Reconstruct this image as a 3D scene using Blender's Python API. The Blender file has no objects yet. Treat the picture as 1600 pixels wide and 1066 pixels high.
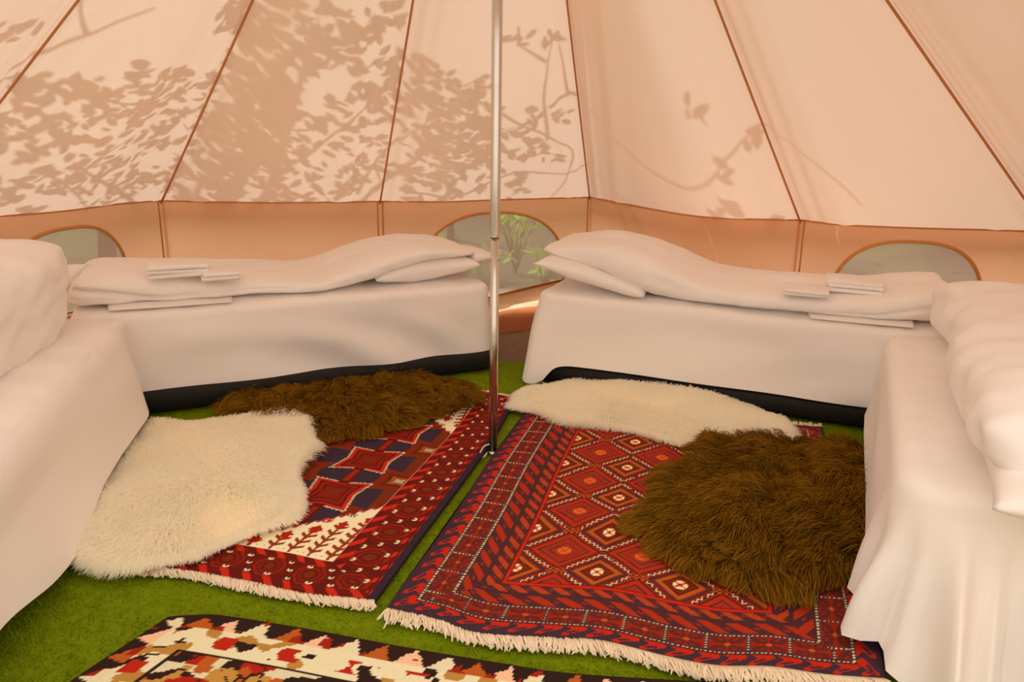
import bpy, bmesh, math, random
import numpy as np
from mathutils import Vector, Matrix
from mathutils.geometry import delaunay_2d_cdt
PI = math.pi
random.seed(7); RNG = np.random.default_rng(7)
C = bpy.context.scene.collection
S = bpy.context.scene

# ------------------------------------------------------------------ camera, sky, sun, exposure
FPX, YH, CH, ROLL = 1150.0, 185.0, 1.15, math.radians(0.9)
PITCH = math.atan((533 - YH) / FPX)
cp, sp, cr, sr = math.cos(PITCH), math.sin(PITCH), math.cos(ROLL), math.sin(ROLL)
cam = bpy.data.cameras.new('camera'); camo = bpy.data.objects.new('camera', cam); C.objects.link(camo)
cam.sensor_width = 36.0; cam.lens = 36.0 * FPX / 1600; cam.clip_start = 0.02; cam.clip_end = 200
r0, u0, f0 = Vector((1, 0, 0)), Vector((0, sp, cp)), Vector((0, cp, -sp))
rt, up = r0 * cr + u0 * sr, u0 * cr - r0 * sr
camo.matrix_world = Matrix(((rt.x, up.x, -f0.x, 0), (rt.y, up.y, -f0.y, 0), (rt.z, up.z, -f0.z, CH), (0, 0, 0, 1)))
S.camera = camo
SUN_DIR = Vector((-0.53, 0.37, 0.77)).normalized()
w = bpy.data.worlds.new('sky'); S.world = w; w.use_nodes = True
w.node_tree.nodes['Background'].inputs[0].default_value = (1.0, 0.82, 0.67, 1)
w.node_tree.nodes['Background'].inputs[1].default_value = 1.35
sl = bpy.data.lights.new('sun', 'SUN'); slo = bpy.data.objects.new('sun', sl); C.objects.link(slo)
sl.energy = 3.7; sl.angle = math.radians(0.53); sl.color = (0.94, 1.0, 1.0)
slo.rotation_euler = SUN_DIR.to_track_quat('Z', 'Y').to_euler(); slo.location = (-4, 6, 9)
S.view_settings.view_transform = 'Standard'; S.view_settings.look = 'None'
S.view_settings.gamma = 1; S.view_settings.use_curve_mapping = False
S.view_settings.exposure = 0.08
S.cycles.max_bounces = 18; S.cycles.diffuse_bounces = 14; S.cycles.transmission_bounces = 8; S.cycles.transparent_max_bounces = 12

# ------------------------------------------------------------------ surveying: from a sight line to a place in the tent
O = np.array([0, 0, CH])
def sight(x, y):
    X, Y = (x - 800) / FPX, (y - 533) / FPX
    X, Y = cr * X + sr * Y, -sr * X + cr * Y
    return np.array([X, cp - Y * sp, -sp - Y * cp])
def at(x, y, z=0.0):                       # the point of height z
    d = sight(x, y); return O + d * ((z - CH) / d[2])
def upright(x, y, P, d):                   # along, height on the vertical plane through P along d
    r = sight(x, y); n = np.array([-d[1], d[0]]); t = np.dot(n, P[:2]) / np.dot(n, r[:2]); X = r * t + O
    return np.dot(X[:2] - P[:2], d[:2]), X[2]

# ------------------------------------------------------------------ helpers
def lin(c):
    c = np.asarray(c, float) / 255.0
    return np.where(c <= 0.04045, c / 12.92, ((c + 0.055) / 1.055) ** 2.4)
def sn(P, freq, seed, n=10):               # smooth noise, about -1..1
    g = np.random.default_rng(seed); P = np.asarray(P, float)
    d = g.normal(size=(n, P.shape[1])); d /= np.linalg.norm(d, axis=1)[:, None]
    f = freq * g.uniform(.5, 1.6, n); ph = g.uniform(0, 2 * PI, n)
    return np.sin(P @ (d * f[:, None]).T + ph).sum(1) / math.sqrt(n)
def sm(x, a, b):
    t = np.clip((np.asarray(x, float) - a) / (b - a), 0, 1); return t * t * (3 - 2 * t)
def mesh(name, V, F, m, parent=None, smooth=True, base=None):
    V = np.asarray(V, float).copy()
    if parent is not None: org = np.array(parent['org'])
    else: org = np.array(base) if base is not None else np.array([V[:, 0].mean(), V[:, 1].mean(), V[:, 2].min()])
    V -= org
    me = bpy.data.meshes.new(name); me.from_pydata(V.tolist(), [], F if isinstance(F, list) else F.tolist())
    if m is not None: me.materials.append(m)
    if smooth: me.polygons.foreach_set('use_smooth', [True] * len(me.polygons))
    me.update()
    o = bpy.data.objects.new(name, me); C.objects.link(o)
    if parent is not None: o.parent = parent; o['org'] = parent['org']
    else: o.location = org; o['org'] = org.tolist()
    return o
def tag(o, label=None, cat=None, group=None, kind=None):
    if label: o['label'] = label
    if cat: o['category'] = cat
    if group: o['group'] = group
    if kind: o['kind'] = kind
    return o
def empty(name, loc, label=None, cat=None, group=None, kind=None):
    o = bpy.data.objects.new(name, None); C.objects.link(o); o.location = loc; o['org'] = [float(v) for v in loc]
    o.empty_display_size = .1
    return tag(o, label, cat, group, kind)
def quads(nr, nc, wrap=False):
    F = []
    for i in range(nr - 1):
        for j in range(nc if wrap else nc - 1):
            k = (j + 1) % nc; F.append([i * nc + j, i * nc + k, (i + 1) * nc + k, (i + 1) * nc + j])
    return F
def tube(pts, rad, n=8, cap=True):
    pts = np.asarray(pts, float); rad = np.broadcast_to(np.asarray(rad, float), (len(pts),))
    V = []; ref = np.array([0.31, 0.17, 0.93])
    for i, p in enumerate(pts):
        t = pts[min(i + 1, len(pts) - 1)] - pts[max(i - 1, 0)]; t /= np.linalg.norm(t) + 1e-12
        rf = ref if abs(t @ ref) < .95 else np.array([1., 0, 0])
        a = np.cross(t, rf); a /= np.linalg.norm(a); b = np.cross(t, a)
        for k in range(n):
            q = 2 * PI * k / n; V.append(p + rad[i] * (math.cos(q) * a + math.sin(q) * b))
    F = quads(len(pts), n, True)
    if cap: F.append(list(range(n))[::-1]); F.append([(len(pts) - 1) * n + k for k in range(n)])
    return np.array(V), F
class MB:
    def __init__(s): s.V = []; s.F = []; s.n = 0
    def add(s, V, F):
        s.V.append(np.asarray(V, float)); s.F += [[i + s.n for i in f] for f in F]; s.n += len(V); return s
    def tube(s, p, r, n=8, cap=True): return s.add(*tube(p, r, n, cap))
    def build(s, name, m, parent=None, smooth=True, base=None): return mesh(name, np.concatenate(s.V), s.F, m, parent, smooth, base)
def spline(P, n):                          # smooth curve through points
    P = np.asarray(P, float); d = np.r_[0, np.cumsum(np.linalg.norm(np.diff(P, axis=0), axis=1))]; t = np.linspace(0, d[-1], n); out = []
    Q = np.vstack([2 * P[0] - P[1], P, 2 * P[-1] - P[-2]])
    for q in t:
        i = min(np.searchsorted(d, q, 'right') - 1, len(P) - 2); u = (q - d[i]) / (d[i + 1] - d[i])
        a, b, c, e = Q[i], Q[i + 1], Q[i + 2], Q[i + 3]
        out.append(.5 * (2 * b + (c - a) * u + (2 * a - 5 * b + 4 * c - e) * u * u + (3 * b - a - 3 * c + e) * u ** 3))
    return np.array(out)

# ------------------------------------------------------------------ materials
def newmat(name):
    m = bpy.data.materials.new(name); m.use_nodes = True; nt = m.node_tree; return m, nt, nt.nodes, nt.links
def mat(name, col, rough=.8, metal=0., bump=0., bscale=60., var=0., vscale=8., sheen=0., spec=.3, stretch=None):
    m, nt, N, L = newmat(name); b = N['Principled BSDF']
    b.inputs['Base Color'].default_value = (*col, 1); b.inputs['Roughness'].default_value = rough
    b.inputs['Metallic'].default_value = metal; b.inputs['Specular IOR Level'].default_value = spec
    if sheen: b.inputs['Sheen Weight'].default_value = sheen
    tc = N.new('ShaderNodeTexCoord'); src = tc.outputs['Object']
    if stretch:
        mp = N.new('ShaderNodeMapping'); mp.inputs['Scale'].default_value = stretch; L.new(src, mp.inputs[0]); src = mp.outputs[0]
    if var:
        nz = N.new('ShaderNodeTexNoise'); nz.inputs['Scale'].default_value = vscale; nz.inputs['Detail'].default_value = 4; L.new(src, nz.inputs['Vector'])
        mx = N.new('ShaderNodeMix'); mx.data_type = 'RGBA'
        mx.inputs[6].default_value = (*(np.array(col) * (1 - var)), 1); mx.inputs[7].default_value = (*np.minimum(np.array(col) * (1 + var), 1), 1)
        L.new(nz.outputs[0], mx.inputs[0]); L.new(mx.outputs[2], b.inputs['Base Color'])
    if bump:
        nz = N.new('ShaderNodeTexNoise'); nz.inputs['Scale'].default_value = bscale; nz.inputs['Detail'].default_value = 5; L.new(src, nz.inputs['Vector'])
        bp = N.new('ShaderNodeBump'); bp.inputs['Strength'].default_value = bump; bp.inputs['Distance'].default_value = .01
        L.new(nz.outputs[0], bp.inputs['Height']); L.new(bp.outputs[0], b.inputs['Normal'])
    return m
def canvas(name, col, tcol, wt, bump=.15):   # cotton canvas: part of the light comes through
    m, nt, N, L = newmat(name); N.remove(N['Principled BSDF']); out = N['Material Output']
    d = N.new('ShaderNodeBsdfDiffuse'); t = N.new('ShaderNodeBsdfTranslucent'); mx = N.new('ShaderNodeMixShader')
    d.inputs[0].default_value = (*col, 1); t.inputs[0].default_value = (*tcol, 1); mx.inputs[0].default_value = wt
    tc = N.new('ShaderNodeTexCoord'); nz = N.new('ShaderNodeTexNoise'); nz.inputs['Scale'].default_value = 5; nz.inputs['Detail'].default_value = 5
    mp = N.new('ShaderNodeMapping'); mp.inputs['Scale'].default_value = (1, 1, .35); L.new(tc.outputs['Object'], mp.inputs[0]); L.new(mp.outputs[0], nz.inputs['Vector'])
    bp = N.new('ShaderNodeBump'); bp.inputs['Strength'].default_value = bump; bp.inputs['Distance'].default_value = .03
    L.new(nz.outputs[0], bp.inputs['Height'])
    for q in (d, t): L.new(bp.outputs[0], q.inputs['Normal'])
    L.new(d.outputs[0], mx.inputs[1]); L.new(t.outputs[0], mx.inputs[2]); L.new(mx.outputs[0], out.inputs[0])
    return m
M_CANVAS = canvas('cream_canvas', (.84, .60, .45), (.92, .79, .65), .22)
M_WALL = canvas('shade_tinted_canvas', (.97, .48, .28), (1.0, .62, .40), .82)  # same canvas as the roof; its dimmer orange light is put into the colour
M_SEAM = mat('seam_webbing', (.55, .24, .08), .8)
M_YSEAM = mat('mesh_piping', (.62, .27, .07), .8)
def attr_mat(name, rough=.9, bump=.3, bscale=500):
    m, nt, N, L = newmat(name); b = N['Principled BSDF']; b.inputs['Roughness'].default_value = rough; b.inputs['Specular IOR Level'].default_value = .1
    a = N.new('ShaderNodeAttribute'); a.attribute_name = 'dye'
    tc = N.new('ShaderNodeTexCoord'); nz = N.new('ShaderNodeTexNoise'); nz.inputs['Scale'].default_value = bscale; L.new(tc.outputs['Object'], nz.inputs['Vector'])
    mp = N.new('ShaderNodeMapRange'); mp.inputs[3].default_value = .72; mp.inputs[4].default_value = 1.25; L.new(nz.outputs[0], mp.inputs[0])
    mx = N.new('ShaderNodeVectorMath'); mx.operation = 'SCALE'; L.new(a.outputs['Color'], mx.inputs[0]); L.new(mp.outputs[0], mx.inputs['Scale']); L.new(mx.outputs[0], b.inputs['Base Color'])
    bp = N.new('ShaderNodeBump'); bp.inputs['Strength'].default_value = bump; bp.inputs['Distance'].default_value = .003
    L.new(nz.outputs[0], bp.inputs['Height']); L.new(bp.outputs[0], b.inputs['Normal'])
    return m
M_RUG = attr_mat('wool_knots')
M_SHEET = mat('white_cotton_sheet', (.89, .87, .86), .85, bump=.12, bscale=9, spec=.15)
M_DUVET = mat('white_duvet_cotton', (.90, .88, .87), .85, bump=.22, bscale=14, spec=.15)
M_TOWEL = mat('white_terry', (.92, .90, .89), .95, bump=.3, bscale=300, spec=.1)
M_DIVAN = mat('black_divan_cloth', (.010, .009, .008), .7, bump=.2, bscale=200)
M_STEEL = mat('galvanised_steel', (.62, .60, .55), .22, 1.0, var=.12, vscale=14)
M_CORD = mat('pale_cord', (.7, .55, .38), .9)
M_FRINGE = mat('cotton_fringe', (.84, .72, .54), .95, var=.15, vscale=60)
M_GROUND = mat('groundsheet', (.16, .085, .035), .6, bump=.3, bscale=40, var=.4, vscale=20)
M_LEAF = canvas('leaf', (.10, .22, .02), (.30, .55, .04), .45, 0)
M_FERN = canvas('fern_leaf', (.20, .42, .05), (.45, .75, .08), .5, 0)
M_BARK = mat('bark', (.10, .065, .04), .9, bump=.6, bscale=40, var=.3)

# ------------------------------------------------------------------ the tent: pole, roof, walls
POLE = at(770, 712, 0)
EH = .70
def eave(px): return [at(x, y, EH)[:2] for x, y in px]
corner_px = [(-150, 347), (250, 314), (593, 315), (922, 308.5), (1253, 344.5), (1645, 366)]
edges_px = [[(-150, 347), (0, 338), (100, 330), (185, 319), (250, 314)],
            [(250, 314), (420, 317), (593, 315)],
            [(593, 315), (695, 315.5), (776, 312.5), (922, 308.5)],
            [(922, 308.5), (962, 316), (1052, 333), (1123, 341), (1253, 344.5)],
            [(1253, 344.5), (1320, 352), (1440, 357), (1590, 361), (1645, 366)]]
EDGES = [spline(eave(e), 25) for e in edges_px]
RR = 2.48
def ringpt(deg): return POLE[:2] + RR * np.array([math.sin(math.radians(deg)), math.cos(math.radians(deg))])
rest_r = [np.array(EDGES[-1][-1])] + [ringpt(a) for a in (101, 130, 158)]
rest_l = [np.array(EDGES[0][0])] + [ringpt(a) for a in (-104, -134, -164)]
def chord(a, b): return np.array([a * (1 - t) + b * t for t in np.linspace(0, 1, 13)])
SIDES_R = [chord(rest_r[i], rest_r[i + 1]) for i in range(3)]
SIDES_L = [chord(rest_l[i + 1], rest_l[i]) for i in range(3)]
ALL = SIDES_L[::-1] + EDGES + SIDES_R      # anticlockwise from the door round the back to the door
def apexpt():
    s, z = upright(786, -880, POLE, np.array([1., 0])); return np.array([POLE[0] + s, POLE[1], z])
APEX = apexpt()
ceiling = empty('ceiling', (APEX[0], APEX[1], EH), kind='structure')
def roof_panel(E, seed, idx, t0=0.0):
    ns, nt = 61, 30
    E = spline(E, ns)
    V = []
    L = np.linalg.norm(E[-1] - E[0])
    inw = POLE[:2] - E.mean(0); inw /= np.linalg.norm(inw)
    for j in range(nt):
        t = t0 + (1 - t0) * j / (nt - 1)
        for i in range(ns):
            s = i / (ns - 1)
            P = np.array([E[i][0], E[i][1], EH]) * (1 - t) + APEX * t
            sag = .05 * math.sin(PI * s) * math.sin(PI * min(t * 1.0, 1)) ** .8
            # tension creases running up from the eave corners along the seams
            e = min(s, 1 - s) * L * (1 - t)
            cre = .010 * math.sin(e * (70 + 9 * (seed % 3)) + seed) * math.exp(-e / .10) * (1 - t) ** .7 + .008 * math.sin(e * 24 + 2.2 * seed) * math.exp(-((e - .22) / .14) ** 2) * (1 - t)
            cre *= 1 - math.exp(-e / .015)
            d = sag + cre
            V.append(P + np.array([inw[0] * d * .75, inw[1] * d * .75, -d * .66]))
    V = np.array(V)
    ed = np.tile(np.sin(PI * np.linspace(0, 1, ns)), nt); V[:, 2] += .004 * sn(V, 9, seed) * np.clip((V[:, 2] - EH) * 4, 0, 1) * ed
    return mesh('canvas_panel', V, quads(nt, ns), M_CANVAS, ceiling)
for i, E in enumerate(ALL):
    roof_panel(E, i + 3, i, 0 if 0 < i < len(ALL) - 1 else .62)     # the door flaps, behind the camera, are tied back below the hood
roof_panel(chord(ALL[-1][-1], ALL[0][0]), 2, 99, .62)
for k, E in enumerate(ALL[1:]):            # webbing along every seam
    p = np.array([E[0][0], E[0][1], EH])
    pts = [p * (1 - t) + APEX * t for t in np.linspace(0, 1, 20)]
    inw = np.array([POLE[0] - p[0], POLE[1] - p[1], 0]); inw /= np.linalg.norm(inw)
    pts = [q + inw * .010 - np.array([0, 0, .010]) for q in pts]
    V, F = tube(pts, .0052, 6); mesh('seam', V, F, M_SEAM, ceiling)
for E in ALL[1:-1]:                        # the roof edge is guyed out over the wall as a valance
    V = []; c = np.array(POLE[:2]); wide = 1.3 if E is EDGES[0] or E is EDGES[2] else 1.0
    for j, (o, z) in enumerate(((0.0, 0.705), (.09, .685), (.14, .67), (.20, .65), (.27, .62))):
        for q in E:
            n = q - c; n /= np.linalg.norm(n); V.append([*(q + n * o * wide), z - (wide - 1) * o * .4])
    mesh('valance', V, quads(5, len(E)), M_CANVAS, ceiling)

def outward(q):
    n = np.asarray(q) - POLE[:2]; return n / np.linalg.norm(n)
def make_wall(name, E, window=None, disp=None, zb=0.0, sill=None):
    L = np.r_[0, np.cumsum(np.linalg.norm(np.diff(E, axis=0), axis=1))]
    def W(sz):
        s, z = sz[:, 0], sz[:, 1]
        q = np.stack([np.interp(s, L, E[:, 0]), np.interp(s, L, E[:, 1])], 1)
        n = q - POLE[:2]; n /= np.linalg.norm(n, axis=1)[:, None]
        fade = sm(s, 0, .06) * (1 - sm(s, L[-1] - .06, L[-1]))
        d = .03 * (1 - z / EH) + .004 * sn(sz, 9, 5) * fade
        if disp is not None: d = d + disp(s, z) * fade
        return np.c_[q + n * d[:, None], z]
    pts = []; edges = []
    nx, nz = 44, 22
    bx = [(L[-1] * i / nx, zb) for i in range(nx)] + [(L[-1], zb + (EH - zb) * i / nz) for i in range(nz)] + \
         [(L[-1] * (1 - i / nx), EH) for i in range(nx)] + [(0, EH - (EH - zb) * i / nz) for i in range(nz)]
    pts += bx; edges += [(i, (i + 1) % len(bx)) for i in range(len(bx))]
    if window is not None:
        k = len(pts); pts += [tuple(p) for p in window]; edges += [(k + i, k + (i + 1) % len(window)) for i in range(len(window))]
    g = [(L[-1] * i / nx, zb + (EH - zb) * j / nz) for i in range(1, nx) for j in range(1, nz)]
    pts += g
    vo, eo, fo, *_ = delaunay_2d_cdt([Vector(p) for p in pts], edges, [], 0, 1e-6)
    P = np.array([[v.x, v.y] for v in vo])
    def inside(q, poly):
        x, y = q; c = False; n = len(poly)
        for i in range(n):
            x1, y1 = poly[i]; x2, y2 = poly[i - 1]
            if (y1 > y) != (y2 > y) and x < (x2 - x1) * (y - y1) / (y2 - y1) + x1: c = not c
        return c
    Fw, Fp = [], []
    for f in fo:
        (Fp if window is not None and inside(P[list(f)].mean(0), window) else Fw).append(list(f))
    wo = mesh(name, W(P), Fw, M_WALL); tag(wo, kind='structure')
    return wo, W, L, P, Fp
def px_window(E, px):                      # an outline on the wall, as along / height
    P0, P1 = np.array(E[0]), np.array(E[-1]); d = (P1 - P0) / np.linalg.norm(P1 - P0)
    return [upright(x, y, P0, d) for x, y in px]
def net_mat():
    m, nt, N, L = newmat('insect_net'); N.remove(N['Principled BSDF']); out = N['Material Output']
    d = N.new('ShaderNodeBsdfDiffuse'); d.inputs[0].default_value = (.84, .72, .64, 1)
    tl = N.new('ShaderNodeBsdfTranslucent'); tl.inputs[0].default_value = (.84, .72, .64, 1)
    t = N.new('ShaderNodeBsdfTransparent'); a = N.new('ShaderNodeMixShader'); b = N.new('ShaderNodeMixShader'); a.inputs[0].default_value = .4; b.inputs[0].default_value = .60
    L.new(d.outputs[0], a.inputs[1]); L.new(tl.outputs[0], a.inputs[2]); L.new(a.outputs[0], b.inputs[2]); L.new(t.outputs[0], b.inputs[1]); L.new(b.outputs[0], out.inputs[0])
    return m
M_NET = net_mat()
wno = [0]
def window_parts(W, P, Fp, outline):
    wno[0] += 1
    used = sorted({i for f in Fp for i in f}); mp = {v: i for i, v in enumerate(used)}
    w_ = mesh('window_%d' % wno[0], W(P[used]), [[mp[i] for i in f] for f in Fp], M_NET); tag(w_, kind='structure')
    o = np.array(outline + [outline[0]]); q = W(o)
    inw = np.array([POLE[0], POLE[1], .4]) - q.mean(0); inw /= np.linalg.norm(inw)
    V, F = tube(q + inw * .004, .008, 6, False); mesh('piping', V, F, M_YSEAM, w_)
def arch(l, r, top, bot, n=28, lean=0.0, pw=.62, tilt=0.0):
    c = (l + r) / 2; h = (r - l) / 2; out = []
    for i in range(n + 1):
        a = PI * (1 - i / n); x = c + h * math.copysign(abs(math.cos(a)) ** .8, math.cos(a)); out.append((x, bot + tilt * (x - l) / (r - l) + (top - bot - tilt * (x - l) / (r - l)) * math.sin(a) ** pw))
    return out
# left wall with a window
E = EDGES[0]; wp = px_window(E, [(0, 378), (100, 353), (207, 415)])
hw = wp[2][0] - wp[1][0]
win = arch(wp[1][0] - hw * 1.02, wp[2][0] + .015, wp[1][1], .20)
_, W, L, P, Fp = make_wall('wall_left', E, win); window_parts(W, P, Fp, win)
# back left wall, no window; soft vertical waves
make_wall('wall_back_left', EDGES[1], None, lambda s, z: .006 * np.sin(s * 9 + z * 3))
# back wall: centre window, sagging sill, loose folds under it
E = EDGES[2]; wp = px_window(E, [(655, 385), (768, 331), (881, 420), (881, 438), (785, 462)])
win = arch(wp[0][0] - .03, wp[2][0] + .01, wp[1][1], wp[4][1] - .07, tilt=(wp[3][1] - wp[4][1]) * 2.0, pw=.7)
zs = lambda s: wp[4][1] + (wp[3][1] - wp[4][1]) * (s - wp[4][0]) / (wp[3][0] - wp[4][0])
def fold_c(s, z):
    below = sm(zs(s) - z, -.02, .06)
    return -.05 * np.exp(-((z - zs(s) + .035) / .035) ** 2) - below * (.03 + .014 * np.sin((z + .08 * np.sin(s * 5)) * 75))
_, W, L, P, Fp = make_wall('wall_back', E, win, fold_c); window_parts(W, P, Fp, win)
# back right wall: folds pulled diagonally down from the eave corner
def fold_r(s, z):
    d = 0
    for k, (a, b, wd) in enumerate(((.30, .75, .03), (.42, .70, .025), (.17, .8, .03))):
        x = (s - a) * .55 - (EH - z) * b * .72 + .02
        d = d + .036 * np.exp(-(x / wd) ** 2) * (1 - .3 * k)
    return -d * sm(s, .02, .15) * (1 - sm(s, .75, 1.0))
make_wall('wall_back_right', EDGES[3], None, fold_r)
# right wall with a window
E = EDGES[4]; wp = px_window(E, [(1306, 440), (1428, 375), (1552, 432)])
win = arch(wp[0][0] - .02, wp[2][0] + .02, wp[1][1], .22)
def fold_e(s, z): return -.012 * np.exp(-(((s - 1.02) + (EH - z) * .25) / .03) ** 2)
_, W, L, P, Fp = make_wall('wall_right', E, win, fold_e); window_parts(W, P, Fp, win)
make_wall('wall_right_side', SIDES_R[0]); make_wall('wall_right_front', SIDES_R[1]); make_wall('wall_front_right', SIDES_R[2])   # the walls left of the door are left out to let daylight in
make_wall('wall_left_side', SIDES_L[0])
tw = empty('trim_1', (0, 3.5, EH), kind='structure')
for E in EDGES:
    pts = np.array([[*(q - outward(q) * .006), EH + .001] for q in E]); V, F = tube(pts, .0045, 6); mesh('eave_seam', V, F, M_SEAM, tw)
for E in EDGES[1:]:
    q = E[0]; n = outward(q); t = np.array([n[1], -n[0]])
    for off in (-.012, .016):
        V, F = tube([[*(q + t * off - n * .004 + n * .03 * (1 - z / EH)), z] for z in np.linspace(.01, EH, 8)], .0045, 6); mesh('wall_seam', V, F, M_SEAM, tw)
# floor: brown groundsheet, and the mud flap turned in along the back wall
ring = np.concatenate([E[:-1] for E in ALL]); ring = np.vstack([ring, ALL[-1][-1]])
Vf = [[POLE[0], POLE[1], 0]] + [[*q, 0] for q in ring]; n = len(ring)
fl = mesh('floor', Vf, [[0, i, i + 1] if i < n else [0, n, 1] for i in range(1, n + 1)], M_GROUND, smooth=False); tag(fl, kind='structure')
E = EDGES[2]; V = []
for j, (o, z) in enumerate(((-.0, .05), (.035, .022), (.10, .014), (.22, .010), (.36, .006))):
    for i, q in enumerate(E):
        nn = outward(q); V.append([*(q - nn * (o + .015 * math.sin(i * .5) * (j > 1))), z + (.006 * math.sin(i * .9 + j) if 0 < j < 4 else 0)])
fo = mesh('trim_2', V, quads(5, len(E)), M_WALL); tag(fo, kind='structure')
# centre pole
pd = (APEX - POLE); pl = np.linalg.norm(pd)
def pole_at(z): return POLE + pd * ((z - POLE[2]) / pd[2])
pole = empty('tent_pole', POLE, 'shiny steel tent pole standing upright between the two red rugs', 'pole')
_, zj = upright(774, 369, POLE, np.array([1., 0]))
mb = MB().tube([pole_at(.006), pole_at(zj)], .0148, 24); mb.build('lower_tube', M_STEEL, pole)
mb = MB().tube([pole_at(zj), pole_at(zj + .004), pole_at(zj + .005), pole_at(APEX[2] - .02)], [.0148, .0165, .0165, .0165], 24); mb.build('upper_tube', M_STEEL, pole)
mb = MB().tube([pole_at(zj - .004), pole_at(zj + .003)], .0175, 24); mb.build('collar', M_STEEL, pole)
q = pole_at(zj - .075); mb = MB().tube([q + [-.019, -.004, 0], q + [.019, -.004, 0]], .0035, 8); mb.build('spring_pin', M_STEEL, pole)
mb = MB().tube([pole_at(.002), pole_at(.02)], .018, 20); mb.build('foot', M_STEEL, pole)
cp_ = [POLE + np.array(d) for d in ((-.012, -.014, .05), (-.03, -.02, .045), (-.045, -.035, .025), (-.055, -.05, .01), (-.05, -.055, .008), (-.03, -.03, .012), (-.02, -.02, .02), (-.03, -.04, .01))]
mb = MB().tube(spline(cp_, 40), .0028, 6); mb.build('cord', M_CORD, pole)

# ------------------------------------------------------------------ outside: grass, soil bank, trees
def ground_mat():
    m, nt, N, L = newmat('forest_ground'); b = N['Principled BSDF']; b.inputs['Roughness'].default_value = .95
    tc = N.new('ShaderNodeTexCoord'); nz = N.new('ShaderNodeTexNoise'); nz.inputs['Scale'].default_value = 1.1; nz.inputs['Detail'].default_value = 8; L.new(tc.outputs['Object'], nz.inputs['Vector'])
    r = N.new('ShaderNodeValToRGB'); r.color_ramp.elements[0].position = .42; r.color_ramp.elements[0].color = (.05, .038, .028, 1)
    r.color_ramp.elements[1].position = .62; r.color_ramp.elements[1].color = (.07, .10, .03, 1); L.new(nz.outputs[0], r.inputs[0]); L.new(r.outputs[0], b.inputs['Base Color'])
    return m
n = 60; xs = np.linspace(-16, 16, n); V = np.array([[x, y, -.03] for y in xs + 3 for x in xs]); V[:, 2] += .02 * sn(V[:, :2], 1.3, 3) + .12 * np.clip(np.hypot(V[:, 0], V[:, 1] - 2.4) - 4.6, 0, 4) ** 1.2
g = mesh('ground', V, quads(n, n), ground_mat()); tag(g, kind='structure')

pv = np.array([[x, y, -.004] for y in np.linspace(-9, -.15, 20) for x in np.linspace(-3.5, 3.5, 14)]); pv[:, 2] += .006 * sn(pv, 3, 5)
pa = mesh('bounce_ground', pv, quads(20, 14), mat('pale_bounce', (.60, .54, .46), .95, bump=.6, bscale=60, var=.25, vscale=40)); tag(pa, kind='structure')  # pale ground added unseen before the door, to bounce light inside
def leaf_mesh(mb, p, d, nrm, L, Wd):
    d = d / np.linalg.norm(d); s = np.cross(d, nrm); s /= np.linalg.norm(s) + 1e-9; u = np.cross(s, d)
    a = [p, p + d * L * .3 + s * Wd * .45 + u * L * .03, p + d * L * .7 + s * Wd * .38, p + d * L - u * L * .08, p + d * L * .7 - s * Wd * .38, p + d * L * .3 - s * Wd * .45 + u * L * .03, p + d * L * .5 - u * L * .05]
    mb.add(a, [[0, 1, 6], [1, 2, 6], [2, 3, 6], [3, 4, 6], [4, 5, 6], [5, 0, 6]])
SD = np.array(SUN_DIR)
def roof_pt(x, y):                         # where the sight line meets the canvas roof
    r = sight(x, y); best = None
    for E in ALL:
        a = np.array([*E[0], EH]); b = np.array([*E[-1], EH]); nn = np.cross(b - a, APEX - a)
        t = np.dot(nn, a - O) / np.dot(nn, r)
        if t < .5: continue
        X = O + r * t
        az = lambda q: math.atan2(q[0] - POLE[0], q[1] - POLE[1])
        if az(E[0]) - 1e-3 <= az(X) <= az(E[-1]) + 1e-3 and (best is None or t < best[0]): best = (t, X)
    return best[1] if best else None
blobs = [  # where the crown stands thick against the canvas: x, y, half width, half height, leaves
 (465, 22, 130, 40, 62), (420, 75, 60, 45, 34), (375, 30, 40, 35, 18), (520, 60, 60, 40, 24), (395, 130, 60, 45, 42), (430, 190, 70, 45, 46), (385, 190, 50, 60, 46),
 (345, 230, 50, 50, 38), (310, 285, 60, 32, 36), (400, 255, 90, 45, 44), (470, 280, 90, 35, 40), (540, 150, 50, 40, 24), (555, 245, 60, 55, 34), (600, 130, 35, 70, 26),
 (250, 180, 70, 45, 44), (170, 130, 55, 40, 34), (205, 90, 12, 20, 7), (100, 150, 70, 45, 40), (40, 130, 50, 30, 20), (30, 200, 60, 40, 34), (110, 235, 90, 45, 52), (215, 250, 70, 50, 40), (160, 290, 80, 30, 34),
 (30, 285, 50, 30, 22), (250, 120, 40, 30, 16), (300, 120, 40, 40, 20), (650, 110, 50, 35, 22), (690, 130, 50, 40, 28), (735, 115, 25, 18, 8), (650, 180, 50, 50, 30), (715, 200, 55, 50, 46), (745, 170, 35, 30, 16),
 (700, 250, 70, 45, 38), (650, 275, 50, 30, 22), (800, 215, 35, 20, 10), (845, 235, 35, 18, 11), (790, 280, 40, 25, 12), (815, 175, 30, 20, 6), (880, 175, 22, 15, 4), (800, 45, 25, 16, 6), (856, 55, 18, 14, 5),
 (590, 20, 40, 30, 14), (15, 35, 40, 20, 8), (1003, 55, 14, 12, 2), (1025, 84, 16, 8, 2), (1060, 235, 45, 25, 11), (1150, 187, 30, 10, 3), (1075, 175, 30, 20, 3), (1110, 320, 75, 14, 22), (1190, 318, 22, 12, 3), (965, 308, 30, 8, 7), (400, 170, 30, 70, 40), (700, 225, 30, 40, 26), (340, 255, 25, 40, 22)]
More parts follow.
